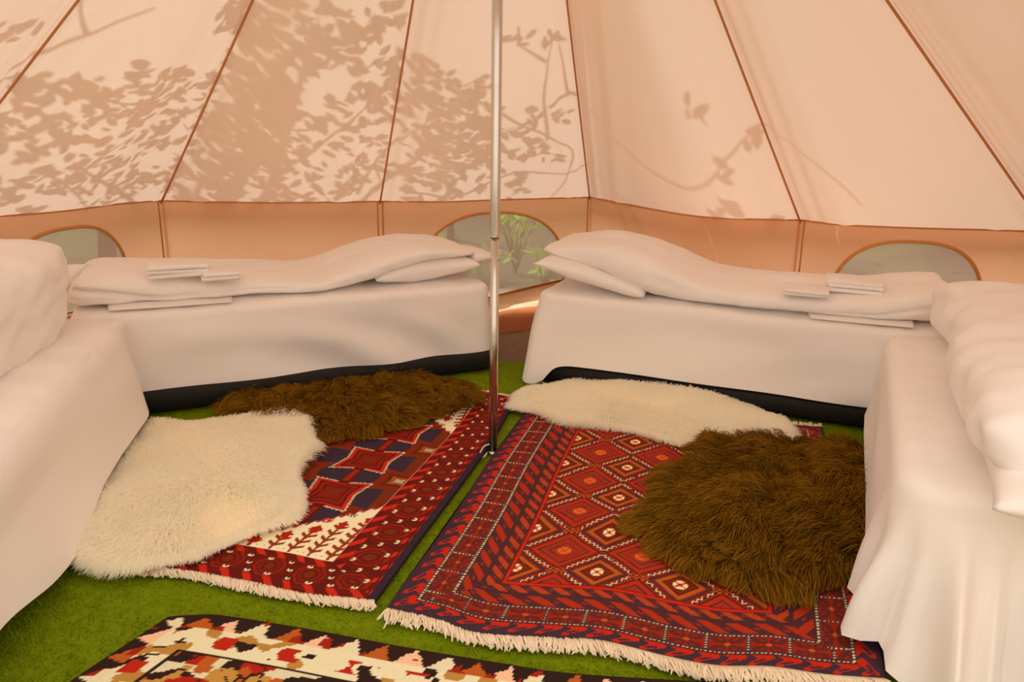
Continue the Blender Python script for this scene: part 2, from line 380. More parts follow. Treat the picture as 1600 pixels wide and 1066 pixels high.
branches = [[(10, 110), (70, 78), (130, 45), (180, 15), (225, -10)], [(130, 45), (124, 15), (128, -10)], [(55, 245), (90, 270), (135, 318)], [(105, 262), (150, 220), (210, 190)], [(690, 120), (770, 160), (850, 205), (893, 232), (885, 270), (862, 310)],
 [(850, 210), (842, 150), (848, 90), (858, 60)], [(845, 85), (805, 55)], [(850, 165), (890, 145), (925, 163), (1000, 163), (1080, 166), (1180, 190), (1235, 210), (1275, 240), (1315, 278)], [(890, 150), (868, 65)], [(640, 290), (720, 290), (800, 262), (900, 265), (990, 270)],
 [(380, 250), (420, 160), (470, 60), (480, 0)], [(300, 300), (350, 210), (420, 60)], [(420, 250), (520, 190), (600, 120)], [(560, 300), (600, 230), (690, 150)]]
TREE = np.array([-3.3, 5.9, -.03])
tree = empty('tree', TREE, 'leafy tree outside, whose leaf shadows fall across the cream canvas', 'tree')
def lift(x, y, d): 
    X = roof_pt(x, y); return None if X is None else X + SD * d
mbl = MB(); rg = np.random.default_rng(21)
for (cx, cy, rx, ry, k) in blobs:
    for _ in range(int(k * (1.25 if k > 12 else 1.3))):
        a = rg.uniform(0, 2 * PI); q = math.sqrt(rg.uniform()); x, y = cx + rx * q * math.cos(a), cy + ry * q * math.sin(a)
        if y > 322: continue
        p = lift(x, y, rg.uniform(1.1, 1.9))
        if p is None: continue
        # the blade lies roughly square to the sun
        h = rg.normal(size=3); h -= SD * (h @ SD); h /= np.linalg.norm(h)
        h = h * .7 + np.array([.75, .35, -.15]) * (1 if rg.uniform() < .6 else -1); h -= SD * (h @ SD)
        nrm = SD + rg.normal(size=3) * .45
        L_ = rg.uniform(.05, .10); leaf_mesh(mbl, p - h / np.linalg.norm(h) * L_ / 2, h, nrm / np.linalg.norm(nrm), L_, L_ * rg.uniform(.42, .6))
fo = mbl.build('foliage', M_LEAF, tree, smooth=False); tag(fo, kind='stuff')
for b in branches:
    pts = [lift(x, y, 1.75) for x, y in b]; pts = [p for p in pts if p is not None]
    if len(pts) < 2: continue
    q = spline(pts, 24); q += .012 * np.c_[sn(q, 14, 1), sn(q, 14, 2), sn(q, 14, 3)]
    V, F = tube(q, np.linspace(.011, .004, 24), 6); mesh('branch', V, F, M_BARK, tree)
hub = lift(380, 230, 1.75); mid = TREE * .5 + hub * .5 + np.array([-.3, .1, .3])
V, F = tube(spline([TREE, TREE + [.05, 0, .7], mid, hub], 30), np.linspace(.07, .02, 30), 10); mesh('trunk', V, F, M_BARK, tree)
for tgt in ((110, 235), (690, 190), (470, 40)):
    q = lift(*tgt, 1.75); V, F = tube(spline([mid, mid * .5 + q * .5 + [0, .1, .12], q], 20), np.linspace(.03, .008, 20), 7); mesh('branch', V, F, M_BARK, tree)
def trunk(x, y, r, h, lab):
    o = empty('tree', (x, y, -.03), lab, 'tree')
    b = np.array([x, y, -.05]); q = spline([b, b + [.05, 0, h * .4], b + [-.04, .05, h * .7], b + [.02, .1, h]], 20)
    V, F = tube(q, np.r_[r * 1.4, np.linspace(r, r * .6, 19)], 12); mesh('trunk', V, F, M_BARK, o)
    mb = MB(); g = np.random.default_rng(int(abs(x) * 100))
    for k in range(240):
        p = q[-1] + g.normal(size=3) * [.7, .7, .45]; leaf_mesh(mb, p, g.normal(size=3), g.normal(size=3), .18, .1)
    tag(mb.build('foliage', M_LEAF, o, False), kind='stuff')
    for k in range(5):
        p = q[-1] + g.normal(size=3) * [.6, .6, .3] + [0, 0, .1]; V, F = tube([q[-2], (q[-1] + p) / 2 + [0, 0, .1], p], [.04, .025, .01], 6); mesh('branch', V, F, M_BARK, o)
trunk(-.62, 7.2, .03, 4.6, 'thin tree trunk seen through the middle net window, left of the pole')
def shrub(x, y, h, rad, n, lab, m=None, L=.11):
    o = empty('shrub', (x, y, -.02), lab, 'shrub'); g = np.random.default_rng(int(abs(x * 37 + y * 91)))
    mb = MB(); st = MB(); b = np.array([x, y, -.03])
    for k in range(9):
        a = g.uniform(0, 2 * PI); tip = b + [rad * math.cos(a) * g.uniform(.3, 1), rad * math.sin(a) * g.uniform(.3, 1), h * g.uniform(.6, 1)]
        q = spline([b, b * .5 + tip * .5 + [0, 0, h * .12], tip], 10); st.tube(q, np.linspace(.008, .003, 10), 5)
        for i in range(n // 9):
            t = g.uniform(.25, 1) * 9; i0 = min(int(t), 8); p = q[i0] + (q[i0 + 1] - q[i0]) * (t - i0); d = g.normal(size=3) + [0, 0, .3]
            leaf_mesh(mb, p, d, np.array([0, 0, 1.]) + g.normal(size=3) * .5, L * g.uniform(.6, 1.2), L * .45)
    st.build('stems', M_BARK, o); tag(mb.build('foliage', m or M_FERN, o, False), kind='stuff')
shrub(.02, 5.75, .62, .22, 60, 'bright leafy sprig outside, high in the middle net window beside the pole')
shrub(.22, 5.35, .34, .40, 150, 'low green plants outside at the foot of the middle net window')
shrub(.62, 5.6, .50, .28, 90, 'green bush outside, at the right end of the middle net window')
shrub(-.4, 5.5, .30, .35, 110, 'low green plants outside, behind the pillow end of back left bed')

# ------------------------------------------------------------------ green artificial turf over the groundsheet
tp = [(-.02, 3.43), (.06, 3.45), (.9, 3.5), (1.9, 3.1), (2.15, 2.6), (2.1, 1.7), (1.6, .9), (.9, .45), (-.9, .45), (-1.7, .9), (-2.15, 1.7), (-2.2, 2.6), (-1.95, 3.2), (-1.0, 3.55)]
tq = np.array(tp); cen = tq.mean(0)
V = []
for k, f in enumerate((0, .25, .5, .75, 1.0)):
    for i in range(len(tq)): V.append([*(cen + (tq[i] - cen) * max(f, .01)), .003])
V += [[*q, .0] for q in tq]
M_TURF = mat('turf_green', (.20, .29, .003), .95, bump=.8, bscale=180, var=.35, vscale=25, spec=.1)
turf = mesh('artificial_turf', V, quads(6, len(tq), True), M_TURF, smooth=False, base=(0, 2, 0))
tag(turf, 'bright green artificial turf carpet covering the tent floor', 'turf')
g = np.random.default_rng(4); nb = 90000                       # short pile
px = np.c_[g.uniform(-1.5, 1.4, nb), 1.15 + 2.3 * g.uniform(0, 1, nb) ** 1.6]
a = g.uniform(0, 2 * PI, nb); h = g.uniform(.006, .012, nb); wd = .0016
b0 = np.c_[px, np.full(nb, .002)]; dx = np.c_[np.cos(a), np.sin(a), 0 * a] * wd; ln = np.c_[g.normal(size=(nb, 2)) * .006, h]
Vp = np.concatenate([b0 - dx, b0 + dx, b0 + ln]); I = np.arange(nb)
M_PILE = mat('turf_pile', (.22, .31, .004), .95, var=.45, vscale=30, spec=.1)
pile = mesh('pile', Vp, np.c_[I, I + nb, I + 2 * nb], M_PILE, turf, smooth=False); tag(pile, kind='stuff')

# ------------------------------------------------------------------ rugs: knots coloured one by one
K = lambda r, g_, b: np.clip(lin((r, g_, b)) / np.array([.80, .60, .46]), 0, .95)
RED, BRED, DRED, BRN, NAVY, BLK, ORG, CREAM, PINK, OLV, TAN = K(146, 32, 12), K(182, 34, 16), K(92, 20, 10), K(112, 38, 12), K(56, 36, 42), K(44, 24, 16), K(186, 84, 28), K(232, 196, 146), K(214, 110, 92), K(96, 96, 30), K(176, 118, 48)
def put(R, m, c): R[m] = c
def tri(x): x = x - np.floor(x); return 1 - 4 * np.abs(x - .5)      # -1..1
def pat_right(u, v, W, L):
    R = np.empty(u.shape + (3,)); R[:] = BRN
    p, q = (u - .25) / .212, (v - .27) / .207
    fx, fy = np.abs(p - np.round(p)), np.abs(q - np.round(q)); d = fx + fy
    gx, gy = np.abs(p - .5 - np.round(p - .5)), np.abs(q - .5 - np.round(q - .5)); e = gx + gy
    put(R, d <= .5, K(126, 42, 15))
    put(R, (e < .5), K(138, 44, 17))
    al = (fx - fy) * 9
    put(R, (d < .50) & (d > .40), NAVY)
    put(R, (d < .46 + .02 * tri(al * 1.0)) & (d > .36), RED * .8)
    put(R, np.abs(d - .455 - .028 * tri(al)) < .012, CREAM * .85)
    put(R, np.abs(d - .455 - .028 * tri(al)) > 9, CREAM)
    put(R, (d < .385) & (d > .34), NAVY); put(R, (d < .34) & (d > .30), BRN); put(R, (d < .30) & (d > .225), ORG * .75); put(R, (d < .225) & (d > .19), DRED)
    put(R, (d < .19), BRN * .8); rr = np.hypot(fx * 1.0, fy * .9)
    put(R, rr < .085, CREAM * .9); put(R, (rr < .085) & (np.abs(fx - fy) < .016), BRED); put(R, (rr < .03), BRED)
    for a, b, c in ((.47, .43, DRED), (.40, .355, BRED * .85), (.33, .30, NAVY), (.26, .215, BRED * .7), (.20, .18, NAVY)): put(R, (e < a) & (e > b), c)
    r2 = np.hypot(gx, gy); put(R, r2 < .09, ORG * 1.1); put(R, (r2 < .09) & (np.abs(gx - gy) < .012), BRED)
    # the small chequered lozenges where the points meet
    m = (gx < .12) & (np.abs(fy) < .06) & (fx > .38); put(R, m, DRED); put(R, m & (((np.floor(u / .008) + np.floor(v / .008)) % 2) == 0), ORG * .8)
    # borders
    eu = np.minimum(u, W - u); ev = np.minimum(v, L - v) * 1.22; e = np.minimum(eu, ev); side = eu < ev
    s = np.where(side, v, u); sl = np.where(side, v / .094, u / .094)
    put(R, e < .248, DRED); put(R, (e < .246) & (e > .236), BRED * .9)
    def meander(lo, hi, pitch, c1, c2, ph):
        m = (e < hi) & (e >= lo); x = (e - lo) / (hi - lo); y = s / pitch + ph
        put(R, m, c2); z = y + (x - .5) * .9; f = z - np.floor(z)
        put(R, m & (np.abs(f - .5) < .27 - .12 * np.abs(x - .5)) & (np.abs(x - .5) < .42), c1)
        put(R, m & (np.hypot((f - .02 - (f > .5)) * 1.0, x - .5) < .2), NAVY); put(R, m & (np.hypot((f - .02 - (f > .5)), x - .5) < .09), RED)
    meander(.196, .236, .052, K(158, 52, 20), K(74, 32, 28), 0); put(R, (e < .196) & (e > .190), NAVY)
    meander(.138, .190, .068, K(150, 38, 16), K(72, 32, 30), .3)
    m = (e < .128) & (e >= .064); x = (e - .096) / .032; f = sl - np.floor(sl); y = (f - .5) * 2
    put(R, m, RED * .85); hook = (np.abs(np.abs(x) - np.abs(y)) < .16) | (np.abs(np.hypot(np.abs(x) - .55, np.abs(y) - .42) - .3) < .1); put(R, m & hook, K(84, 32, 26)); put(R, m & (np.hypot(x, y) < .17), ORG * .8)
    put(R, m & (np.abs(y) > .90), NAVY)
    dots = lambda t: (np.floor(t / .0052) % 2) == 0
    put(R, m & (np.abs(y) > .945) & dots(e), CREAM * .7)
    for c in (.061, .133):
        put(R, np.abs(e - c) < .0055, NAVY); put(R, (np.abs(e - c) < .0022) & dots(s), CREAM * .75)
    m = e < .054; x = e / .054; z = s / .06 + .25 * np.sin(x * 6); f = z - np.floor(z); put(R, m, NAVY)
    put(R, m & (np.abs(f - .5) < .40 * x + .02), BRED * .85); put(R, m & (np.hypot(f - .5, (x - .55)) < .15), NAVY); put(R, (e < .012), NAVY)
    return R * np.array([1.14, 1.05, .95])
def pat_left(u, v, W, L):
    R = np.empty(u.shape + (3,)); R[:] = NAVY; uc = W / 2
    # brownish side medallions, then the bright chain
    def hide(cx, cy, sx, sy):
        x, y = np.abs(u - cx) / sx, np.abs(v - cy) / sy; return np.maximum(x, y) - .19 * np.minimum(x, y)
    for cx in (.693, .318):
        for j in range(-1, 6):
            cy = .59 + .24 * j; h = hide(cx, cy, .082, .062); put(R, h < .95, BRN); put(R, (h < .82) & (h > .68), RED * .8); put(R, h < .55, BRN * .7); put(R, h < .35, ORG * .65); put(R, h < .16, CREAM * .5)
            put(R, (np.abs(u - cx) < .018) & (np.abs(v - cy) > .05) & (np.abs(v - cy) < .13), BRN)
    for cx in (.515, .14):
        for j in range(-1, 6):
            cy = .466 + .24 * j; h = hide(cx, cy, .080, .068); a = np.arctan2(v - cy, u - cx)
            put(R, np.abs(h - .97 - .05 * tri(a * 10)) < .05, CREAM * .75); put(R, h < .95, BRED); put(R, h < .78, DRED); put(R, (h < .66) & (h > .52), RED * .8); put(R, h < .42, RED * .7); put(R, h < .2, BRN)
            put(R, (np.abs(u - cx) < .02) & (np.abs(v - cy) > .06) & (np.abs(v - cy) < .18), DRED); put(R, (np.abs(u - cx) < .01) & (np.abs(v - cy) > .08) & (np.abs(v - cy) < .16), RED)
    # cream ends with flowers
    for end in (0, 1):
        vv = v if end == 0 else L - v; lim = .215 + (.43 - .215) * np.abs(u - uc) / .264; lim = lim + .007 * tri(u / .026)
        put(R, vv < lim + .010, BRED * .8); put(R, vv < lim + .006, PINK * .5); m = vv < lim; put(R, m, CREAM)
        for k in range(-5, 6):
            bx = uc + .062 * k; top = .19 + (.36 - .19) * abs(k * .062) / .264 * 1.08; lean = .02 * np.sign(k) if k else 0
            x = u - bx - lean * (vv - .15) / .2; inn = m & (vv > .152) & (vv < top)
            put(R, inn & (np.abs(x) < .0045), BRED * .75)
            y = (vv - .17) / .03; f = y - np.floor(y) - .5; leafm = inn & (vv > .165) & (np.abs(x) < .024) & (np.abs(x) > .004) & (np.abs(f - (np.abs(x) - .014) * 22) < .22)
            put(R, leafm, np.array(OLV) * .6); put(R, leafm & (np.abs(x) > .012), BRED * .7)
            put(R, m & (np.hypot(x / .016, (vv - top) / .018) < 1 + .2 * np.sin(np.arctan2(vv - top, x) * 5)), BRED * .8)
        for k in (-1, 1):
            c = (uc + k * .141, .335); r = np.hypot((u - c[0]) / .020, (vv - c[1]) / .020); put(R, m & (r < 1), BRED); put(R, m & (r < .75) & (np.abs(np.sin(np.arctan2(vv - c[1], u - c[0]) * 2)) < .4), CREAM)
            x, y = u - uc - k * .19, vv - .375; put(R, m & (np.abs(x) < .03) & (np.abs(y) < .012) & (np.abs(tri(x / .012) * .011 - y) < .006), BLK)
    put(R, (np.abs(u - .7165) < .003) | (np.abs(u - (W - .7165)) < .003), PINK)
    # border
    eu = np.minimum(u, W - u); ev = np.minimum(v, L - v); B = (eu < .177) | (ev < .150); put(R, B, DRED)
    bw = np.where(eu / .177 < ev / .150, eu / .177, ev / .150); side = eu / .177 < ev / .150; s = np.where(side, v, u)
    f = s / .125; f = f - np.floor(f); y = (f - .5) * 2; x = (bw - .52) * 2.0
    o = np.maximum(np.maximum(np.abs(x), np.abs(y) * .9), (np.abs(x) + np.abs(y)) * .70)
    put(R, B & (o < .62) & (o > .50), RED * .8); put(R, B & (o < .42) & (o > .32), RED * .7); put(R, B & (o < .2), BRN)
    put(R, B & (o > .72) & (o < .80), RED * .55)
    for xx, ph in ((.13, 0), (.90, .5)):
        z = s / .0625 + ph + (bw - xx) * 2.2; f2 = z - np.floor(z); put(R, B & (np.abs(bw - xx) < .095) & (np.abs(f2 - .5) < .19), BRED * 1.05)
    for xx, ph in ((.30, .25), (.74, .75), (.52, .5)):
        z = s / (.0625 if xx != .52 else .125) + ph; f2 = z - np.floor(z) - .5; w_ = .0625 if xx != .52 else .125
        dx, dy = (bw - xx) * .17, f2 * w_; put(R, B & (np.abs(dy) < .008) & (np.abs(dx) < .0075 - np.abs(dy) * .5) & ((dx < -.0015) | (np.abs(dy) > .003)), CREAM * .95)
    e = np.minimum(eu, np.where(ev < .006, 0, 9)); put(R, eu < .022, NAVY * .8)
    put(R, (np.abs(eu - .027) < .003), DRED)
    return R
def pat_front(u, v, W, L):
    uq, vq = np.round(u / .0065) * .0065, np.round(v / .0055) * .0055
    R = np.empty(u.shape + (3,)); P = np.stack([uq, vq], -1).reshape(-1, 2)
    N1, N2, N3, N4 = [sn(P * s_, 1, k).reshape(u.shape) for k, s_ in ((1, (38, 60)), (2, (55, 70)), (3, (34, 52)), (4, (60, 90)))]
    R[:] = BLK; put(R, N1 > .15, CREAM * .8); put(R, (N2 > .7), TAN); put(R, (N3 > .75), BRED * .75); put(R, (N4 > .95), ORG * .8); put(R, np.abs(N1 - .15) < .12, BLK)
    e = np.minimum(np.minimum(uq, W - uq), np.minimum(vq, L - vq)); side = np.minimum(uq, W - uq) < np.minimum(vq, L - vq); s = np.where(side, vq, uq)
    m = (e < .13) & (e >= .055); put(R, m, CREAM * .88); put(R, m & (N2 > .55), TAN * .9); put(R, m & (N1 > 1.0), BLK)
    f = s / .145; k = np.floor(f); f = f - k - .5; put(R, m & (np.abs(f) < .15 + .06 * N4) & (np.abs(e - .09) < .022) & (np.abs(N3) < .9), BRED * .85)
    put(R, m & (np.abs(f - .33) < .10 + .05 * N2) & (np.abs(e - .095) < .018) & (N4 < .5), BLK)
    m = e < .055; x = e / .055; f = s / .072; k = np.floor(f); f = np.abs(f - k - .5) * 2; put(R, m, BLK)
    t = m & (f < x * 1.05 - .10 + .13 * N2) ; cc = (k % 3).astype(int)
    for i, c in enumerate((CREAM * .85, ORG * .8, K(222, 160, 118))): put(R, t & (cc == i), c)
    put(R, m & (f > 1.12 - x * .15 + .12 * N4) , RED); put(R, t & (N2 > .8), RED)
    put(R, np.abs(e - .134) < .005, BLK)
    return R
def rug(name, label, bottom, top, left, right, pat, W, L, z0=.017, th=.006, step=.0028, wav=.003, seed=1):
    # bottom / top run left to right, left / right run front to back, floor points
    nu, nv = int(W / step), int(L / step); u = np.linspace(0, 1, nu); v = np.linspace(0, 1, nv)
    Bc, Tc = spline(np.array(bottom), nu), spline(np.array(top), nu); Lc, Rc = spline(np.array(left), nv), spline(np.array(right), nv)
    U, Vv = np.meshgrid(u, v); X = np.zeros((nv, nu, 2))
    for k in range(2):
        X[..., k] = (1 - Vv) * Bc[None, :, k] + Vv * Tc[None, :, k] + (1 - U) * Lc[:, None, k] + U * Rc[:, None, k] - ((1 - U) * (1 - Vv) * Bc[0, k] + U * (1 - Vv) * Bc[-1, k] + (1 - U) * Vv * Tc[0, k] + U * Vv * Tc[-1, k])
    z = z0 + th + wav * (sn(np.c_[X[..., 0].ravel(), X[..., 1].ravel()], 6, seed).reshape(nv, nu) + .8)
    P = np.concatenate([X.reshape(-1, 2), z.reshape(-1, 1)], 1)
    idx = np.arange(nu * nv).reshape(nv, nu); F = np.stack([idx[:-1, :-1], idx[:-1, 1:], idx[1:, 1:], idx[1:, :-1]], -1).reshape(-1, 4)
    ringi = np.r_[idx[0, :], idx[1:, -1], idx[-1, -2::-1], idx[-2:0, 0]]; low = P[ringi].copy(); low[:, 2] = z0 - .004; nb_ = len(P)
    m_ = len(ringi); k = np.arange(m_); F2 = np.stack([ringi, nb_ + k, nb_ + (k + 1) % m_, ringi[(k + 1) % m_]], -1)
    o = mesh(name, np.vstack([P, low]), np.vstack([F, F2]), M_RUG, base=(*X.reshape(-1, 2).mean(0), z0 - .004))
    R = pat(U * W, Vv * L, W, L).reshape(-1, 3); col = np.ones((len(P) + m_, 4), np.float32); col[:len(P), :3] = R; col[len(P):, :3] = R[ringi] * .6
    at_ = o.data.attributes.new('dye', 'FLOAT_COLOR', 'POINT'); at_.data.foreach_set('color', col.ravel())
    tag(o, label, 'rug'); return o, Bc, Tc
def fringe(o, curve, n, length, skew, seed, z0=.014, out=-1):
    g = np.random.default_rng(seed); mb = MB(); c = np.array(curve)
    for i in range(n):
        t = (i + g.uniform(-.3, .3)) / n; t = min(max(t, 0.0), .999); k = t * (len(c) - 1); j = int(k); p = c[j] + (c[min(j + 1, len(c) - 1)] - c[j]) * (k - j)
        tg = c[min(j + 3, len(c) - 1)] - c[max(j - 3, 0)]; tg /= np.linalg.norm(tg); nn = np.array([tg[1], -tg[0]]) * (1 if out < 0 else -1)
        sk = skew + .9 * math.sin(t * 17 + seed) * .5 + g.normal() * .25; ln = length * g.uniform(.75, 1.15)
        if g.uniform() < .012: sk *= 3; ln *= 1.6
        d = nn + tg * sk; d /= np.linalg.norm(d); zz = g.uniform(.002, .012)
        pts = [[*(p - nn * .006), z0 + .008], [*(p + d * ln * .35), z0 + zz + .004], [*(p + d * ln * .7 + tg * .003 * g.normal()), z0 + zz * .8], [*(p + d * ln + tg * .006 * g.normal()), z0 + zz * .3]]
        mb.tube(pts, [.0024, .0027, .0026, .0016], 5)
    tag(mb.build('fringe', M_FRINGE, o), kind='stuff')
P2 = lambda *l: [at(x, y, .02)[:2] for x, y in l]
rr_, Bc, Tc = rug('rug', 'large red rug with rows of cream-centred diamonds, right of the tent pole',
    P2((605, 953), (650, 962), (685, 971), (748, 992), (853, 999), (936, 1005), (1039, 1030), (1120, 1045), (1206, 1047), (1289, 1059), (1385, 1066)),
    P2((826, 637), (980, 646), (1130, 656), (1285, 667)), P2((605, 953), (655, 882), (720, 790), (768, 716), (826, 637)), P2((1385, 1066), (1362, 950), (1335, 850), (1285, 667)), pat_right, 1.137, 1.37, seed=3)
fringe(rr_, Bc, 620, .038, .55, 5); fringe(rr_, Tc, 260, .03, .2, 6, out=1)
rl_, Bc, Tc = rug('rug', 'dark navy and red rug with cream flowered corners, left of the tent pole',
    P2((95, 868), (200, 884), (300, 896), (400, 914), (470, 930), (585, 941)), P2((560, 588), (650, 600), (742, 612), (806, 624)),
    P2((95, 868), (300, 740), (560, 588)), P2((585, 941), (655, 845), (730, 745), (775, 680), (806, 624)), pat_left, .896, 1.42, seed=8)
fringe(rl_, Bc, 520, .030, .9, 7); fringe(rl_, Tc, 220, .03, .2, 8, out=1)
TL = np.array([-.80, 1.487]); ex = np.array([.985, -.172]); ey = np.array([-.39, -.92])
tr = TL + ex * 1.3; bl = TL + ey * .7
rug('rug', 'cream and brown rug of jagged motifs lying on green turf in the foreground',
    [bl, bl + ex * .65, bl + ex * 1.3], P2((263, 966), (300, 963), (350, 963), (480, 983), (640, 1014), (780, 1038), (900, 1056)) + [tr], [bl, bl * .5 + TL * .5, at(263, 966, .02)[:2]], [bl + ex * 1.3, (bl + ex * 1.3 + tr) / 2, tr],
    lambda u, v, W, L: pat_front(u, v, W, L), 1.3, .7, step=.003, seed=12)

# ------------------------------------------------------------------ sheepskins
def fur_mat(name, root, tip, rough=.7, var=.3, tr=.5):
    m, nt, N, L = newmat(name); N.remove(N['Principled BSDF']); out = N['Material Output']
    d = N.new('ShaderNodeBsdfDiffuse'); t = N.new('ShaderNodeBsdfTranslucent'); ms = N.new('ShaderNodeMixShader'); ms.inputs[0].default_value = tr
    h = N.new('ShaderNodeHairInfo'); r = N.new('ShaderNodeValToRGB'); r.color_ramp.elements[0].color = (*root, 1); r.color_ramp.elements[1].color = (*tip, 1)
    L.new(h.outputs['Intercept'], r.inputs[0]); mp = N.new('ShaderNodeMapRange'); mp.inputs[3].default_value = 1 - var; mp.inputs[4].default_value = 1 + var
    L.new(h.outputs['Random'], mp.inputs[0]); mx = N.new('ShaderNodeVectorMath'); mx.operation = 'SCALE'; L.new(r.outputs[0], mx.inputs[0]); L.new(mp.outputs[0], mx.inputs['Scale'])
    for q in (d, t): L.new(mx.outputs[0], q.inputs[0])
    L.new(d.outputs[0], ms.inputs[1]); L.new(t.outputs[0], ms.inputs[2]); L.new(ms.outputs[0], out.inputs[0])
    return m
FUR_W = fur_mat('cream_wool', (.997, .978, .88), (.998, .984, .90), .9, .0, .5); FUR_B = fur_mat('brown_wool', (.07, .034, .003), (.36, .18, .016), .6, .45, .3)
HID_W = mat('cream_hide', (.93, .82, .62), .95, bump=.4, bscale=90); HID_B = mat('brown_hide', (.07, .032, .007), .95, bump=.6, bscale=90)
def sheepskin(label, px, z0, hz, mh, mf, nst, ln, flow, seed, group, rad=.0011, lift=.6, clump=.0, droop=.5, rnd=1.0):
    g = np.random.default_rng(seed); out = np.array([at(x, y, z0 + .02)[:2] for x, y in px]); c = out.mean(0)
    nb_ = 96; ring_ = spline(np.vstack([out, out[:1]]), nb_ + 1)[:-1]; ring_ = c + (ring_ - c) * (1 - .22 * ln / np.linalg.norm(ring_ - c, axis=1))[:, None]
    fr = np.r_[0.02, np.linspace(.1, 1, 22)]; V = []
    for f in fr:
        q = c + (ring_ - c) * f; z = z0 + hz * (1 - f ** 3) ** .6; V.append(np.c_[q, np.full(nb_, z)])
    V = np.concatenate(V); V[:, 2] += hz * .25 * sn(V[:, :2], 14, seed) * np.repeat(1 - fr ** 4, nb_); V[:, 2] = np.maximum(V[:, 2], z0 + .002)
    V = np.vstack([V, np.c_[ring_, np.full(nb_, z0)]])
    o = mesh('sheepskin', V, quads(len(fr) + 1, nb_, True) + [list(range(nb_))[::-1]], mh, base=(*c, z0)); tag(o, label, 'sheepskin', group)
    # strands rooted over the hide
    m = int(nst); f = np.sqrt(g.uniform(0, 1, m)); f = np.where(g.uniform(0, 1, m) < .16, g.uniform(.93, 1, m), f); k = g.uniform(0, nb_, m); j = k.astype(int); w_ = (k - j)[:, None]
    edge = ring_[j] * (1 - w_) + ring_[(j + 1) % nb_] * w_; root = np.c_[c + (edge - c) * f[:, None], z0 + hz * (1 - f ** 3) ** .6]
    root[:, 2] += hz * .25 * sn(root[:, :2], 14, seed) * (1 - f ** 4); root[:, 2] = np.maximum(root[:, 2], z0 + .003)
    rad_ = (edge - c) / np.linalg.norm(edge - c, axis=1)[:, None]
    D = np.c_[rad_ * (.25 + .9 * f[:, None] ** 4) + np.array(flow)[None, :] * (1 - f[:, None] ** 6), np.full(m, lift)]
    nz = np.c_[sn(root[:, :2], 22, seed + 1), sn(root[:, :2], 22, seed + 2), .5 * sn(root[:, :2], 30, seed + 3)]
    D += nz * .38 * rnd + g.normal(size=(m, 3)) * .2 * rnd; D /= np.linalg.norm(D, axis=1)[:, None]
    ll = ln * g.uniform(.6, 1.1, m) * (1 + .35 * sn(root[:, :2], 18, seed + 5)); ll = np.clip(ll, ln * .35, ln * 1.6) * (1 + .5 * (f > .9))
    npt = 5; pts = np.zeros((m, npt, 3)); pts[:, 0] = root
    cur = D.copy()
    for i in range(1, npt):
        cur[:, 2] -= droop / (npt - 1) * i * .8; cur[:, :2] += .12 * g.normal(size=(m, 2)); cn = cur / np.linalg.norm(cur, axis=1)[:, None]; pts[:, i] = pts[:, i - 1] + cn * (ll / (npt - 1))[:, None]
    if clump:
        K_ = 260; ci = g.choice(m, K_, replace=False); near = np.empty(m, int)
        for b_ in range(0, m, 4000): near[b_:b_ + 4000] = ((root[b_:b_ + 4000, None, :2] - root[None, ci, :2]) ** 2).sum(-1).argmin(1)
        cc = ci[near]
        for i in range(1, npt): pts[:, i] += clump * (i / (npt - 1)) ** 1.3 * (pts[cc, i] - pts[:, i])
    pts[..., 2] = np.maximum(pts[..., 2], z0 + .004 + .004 * g.uniform(size=(m, 1)))
    hc = bpy.data.hair_curves.new('fur'); hc.add_curves([npt] * m); org = np.array(o['org'])
    hc.attributes['position'].data.foreach_set('vector', (pts - org).astype(np.float32).ravel())
    ra = hc.attributes.get('radius') or hc.attributes.new('radius', 'FLOAT', 'POINT')
    ra.data.foreach_set('value', np.tile(np.array([1, .95, .8, .6, .2]) * rad, m).astype(np.float32)); hc.materials.append(mf)
    h = bpy.data.objects.new('fur', hc); C.objects.link(h); h.parent = o; h['kind'] = 'stuff'
    return o
sheepskin('long dark brown sheepskin along the foot of the back left bed', [(362, 628), (385, 616), (450, 613), (500, 600), (560, 591), (630, 587), (700, 590), (738, 600), (738, 612), (726, 632), (700, 642), (665, 645), (650, 652), (600, 663), (560, 668), (520, 680), (494, 684), (484, 664), (440, 652), (388, 644)],
    .028, .035, HID_B, FUR_B, 26000, .07, (.6, -.35), 31, 'brown sheepskins', .0012, .45, .5, .5, 1.2)
sheepskin('cream sheepskin on the left rug, beside the near left bed', [(205, 690), (240, 660), (300, 655), (380, 650), (440, 648), (475, 655), (487, 675), (478, 692), (482, 707), (462, 727), (450, 745), (463, 762), (466, 786), (453, 802), (430, 813), (400, 826), (370, 839), (330, 856), (300, 868), (250, 872), (205, 880), (150, 871), (112, 858), (112, 840), (140, 795)],
    .034, .04, HID_W, FUR_W, 70000, .042, (.1, -.25), 32, 'cream sheepskins', .0010, .75, 0, .6, .55)
sheepskin('long cream sheepskin along the foot of the back right bed', [(800, 632), (830, 612), (870, 600), (905, 592), (940, 588), (990, 600), (1050, 602), (1085, 612), (1130, 618), (1160, 626), (1192, 640), (1222, 655), (1229, 680), (1200, 686), (1150, 684), (1085, 692), (1040, 682), (990, 667), (950, 661), (900, 656), (850, 642), (818, 637)],
    .028, .04, HID_W, FUR_W, 50000, .04, (.1, -.3), 33, 'cream sheepskins', .0010, .75, 0, .6, .55)
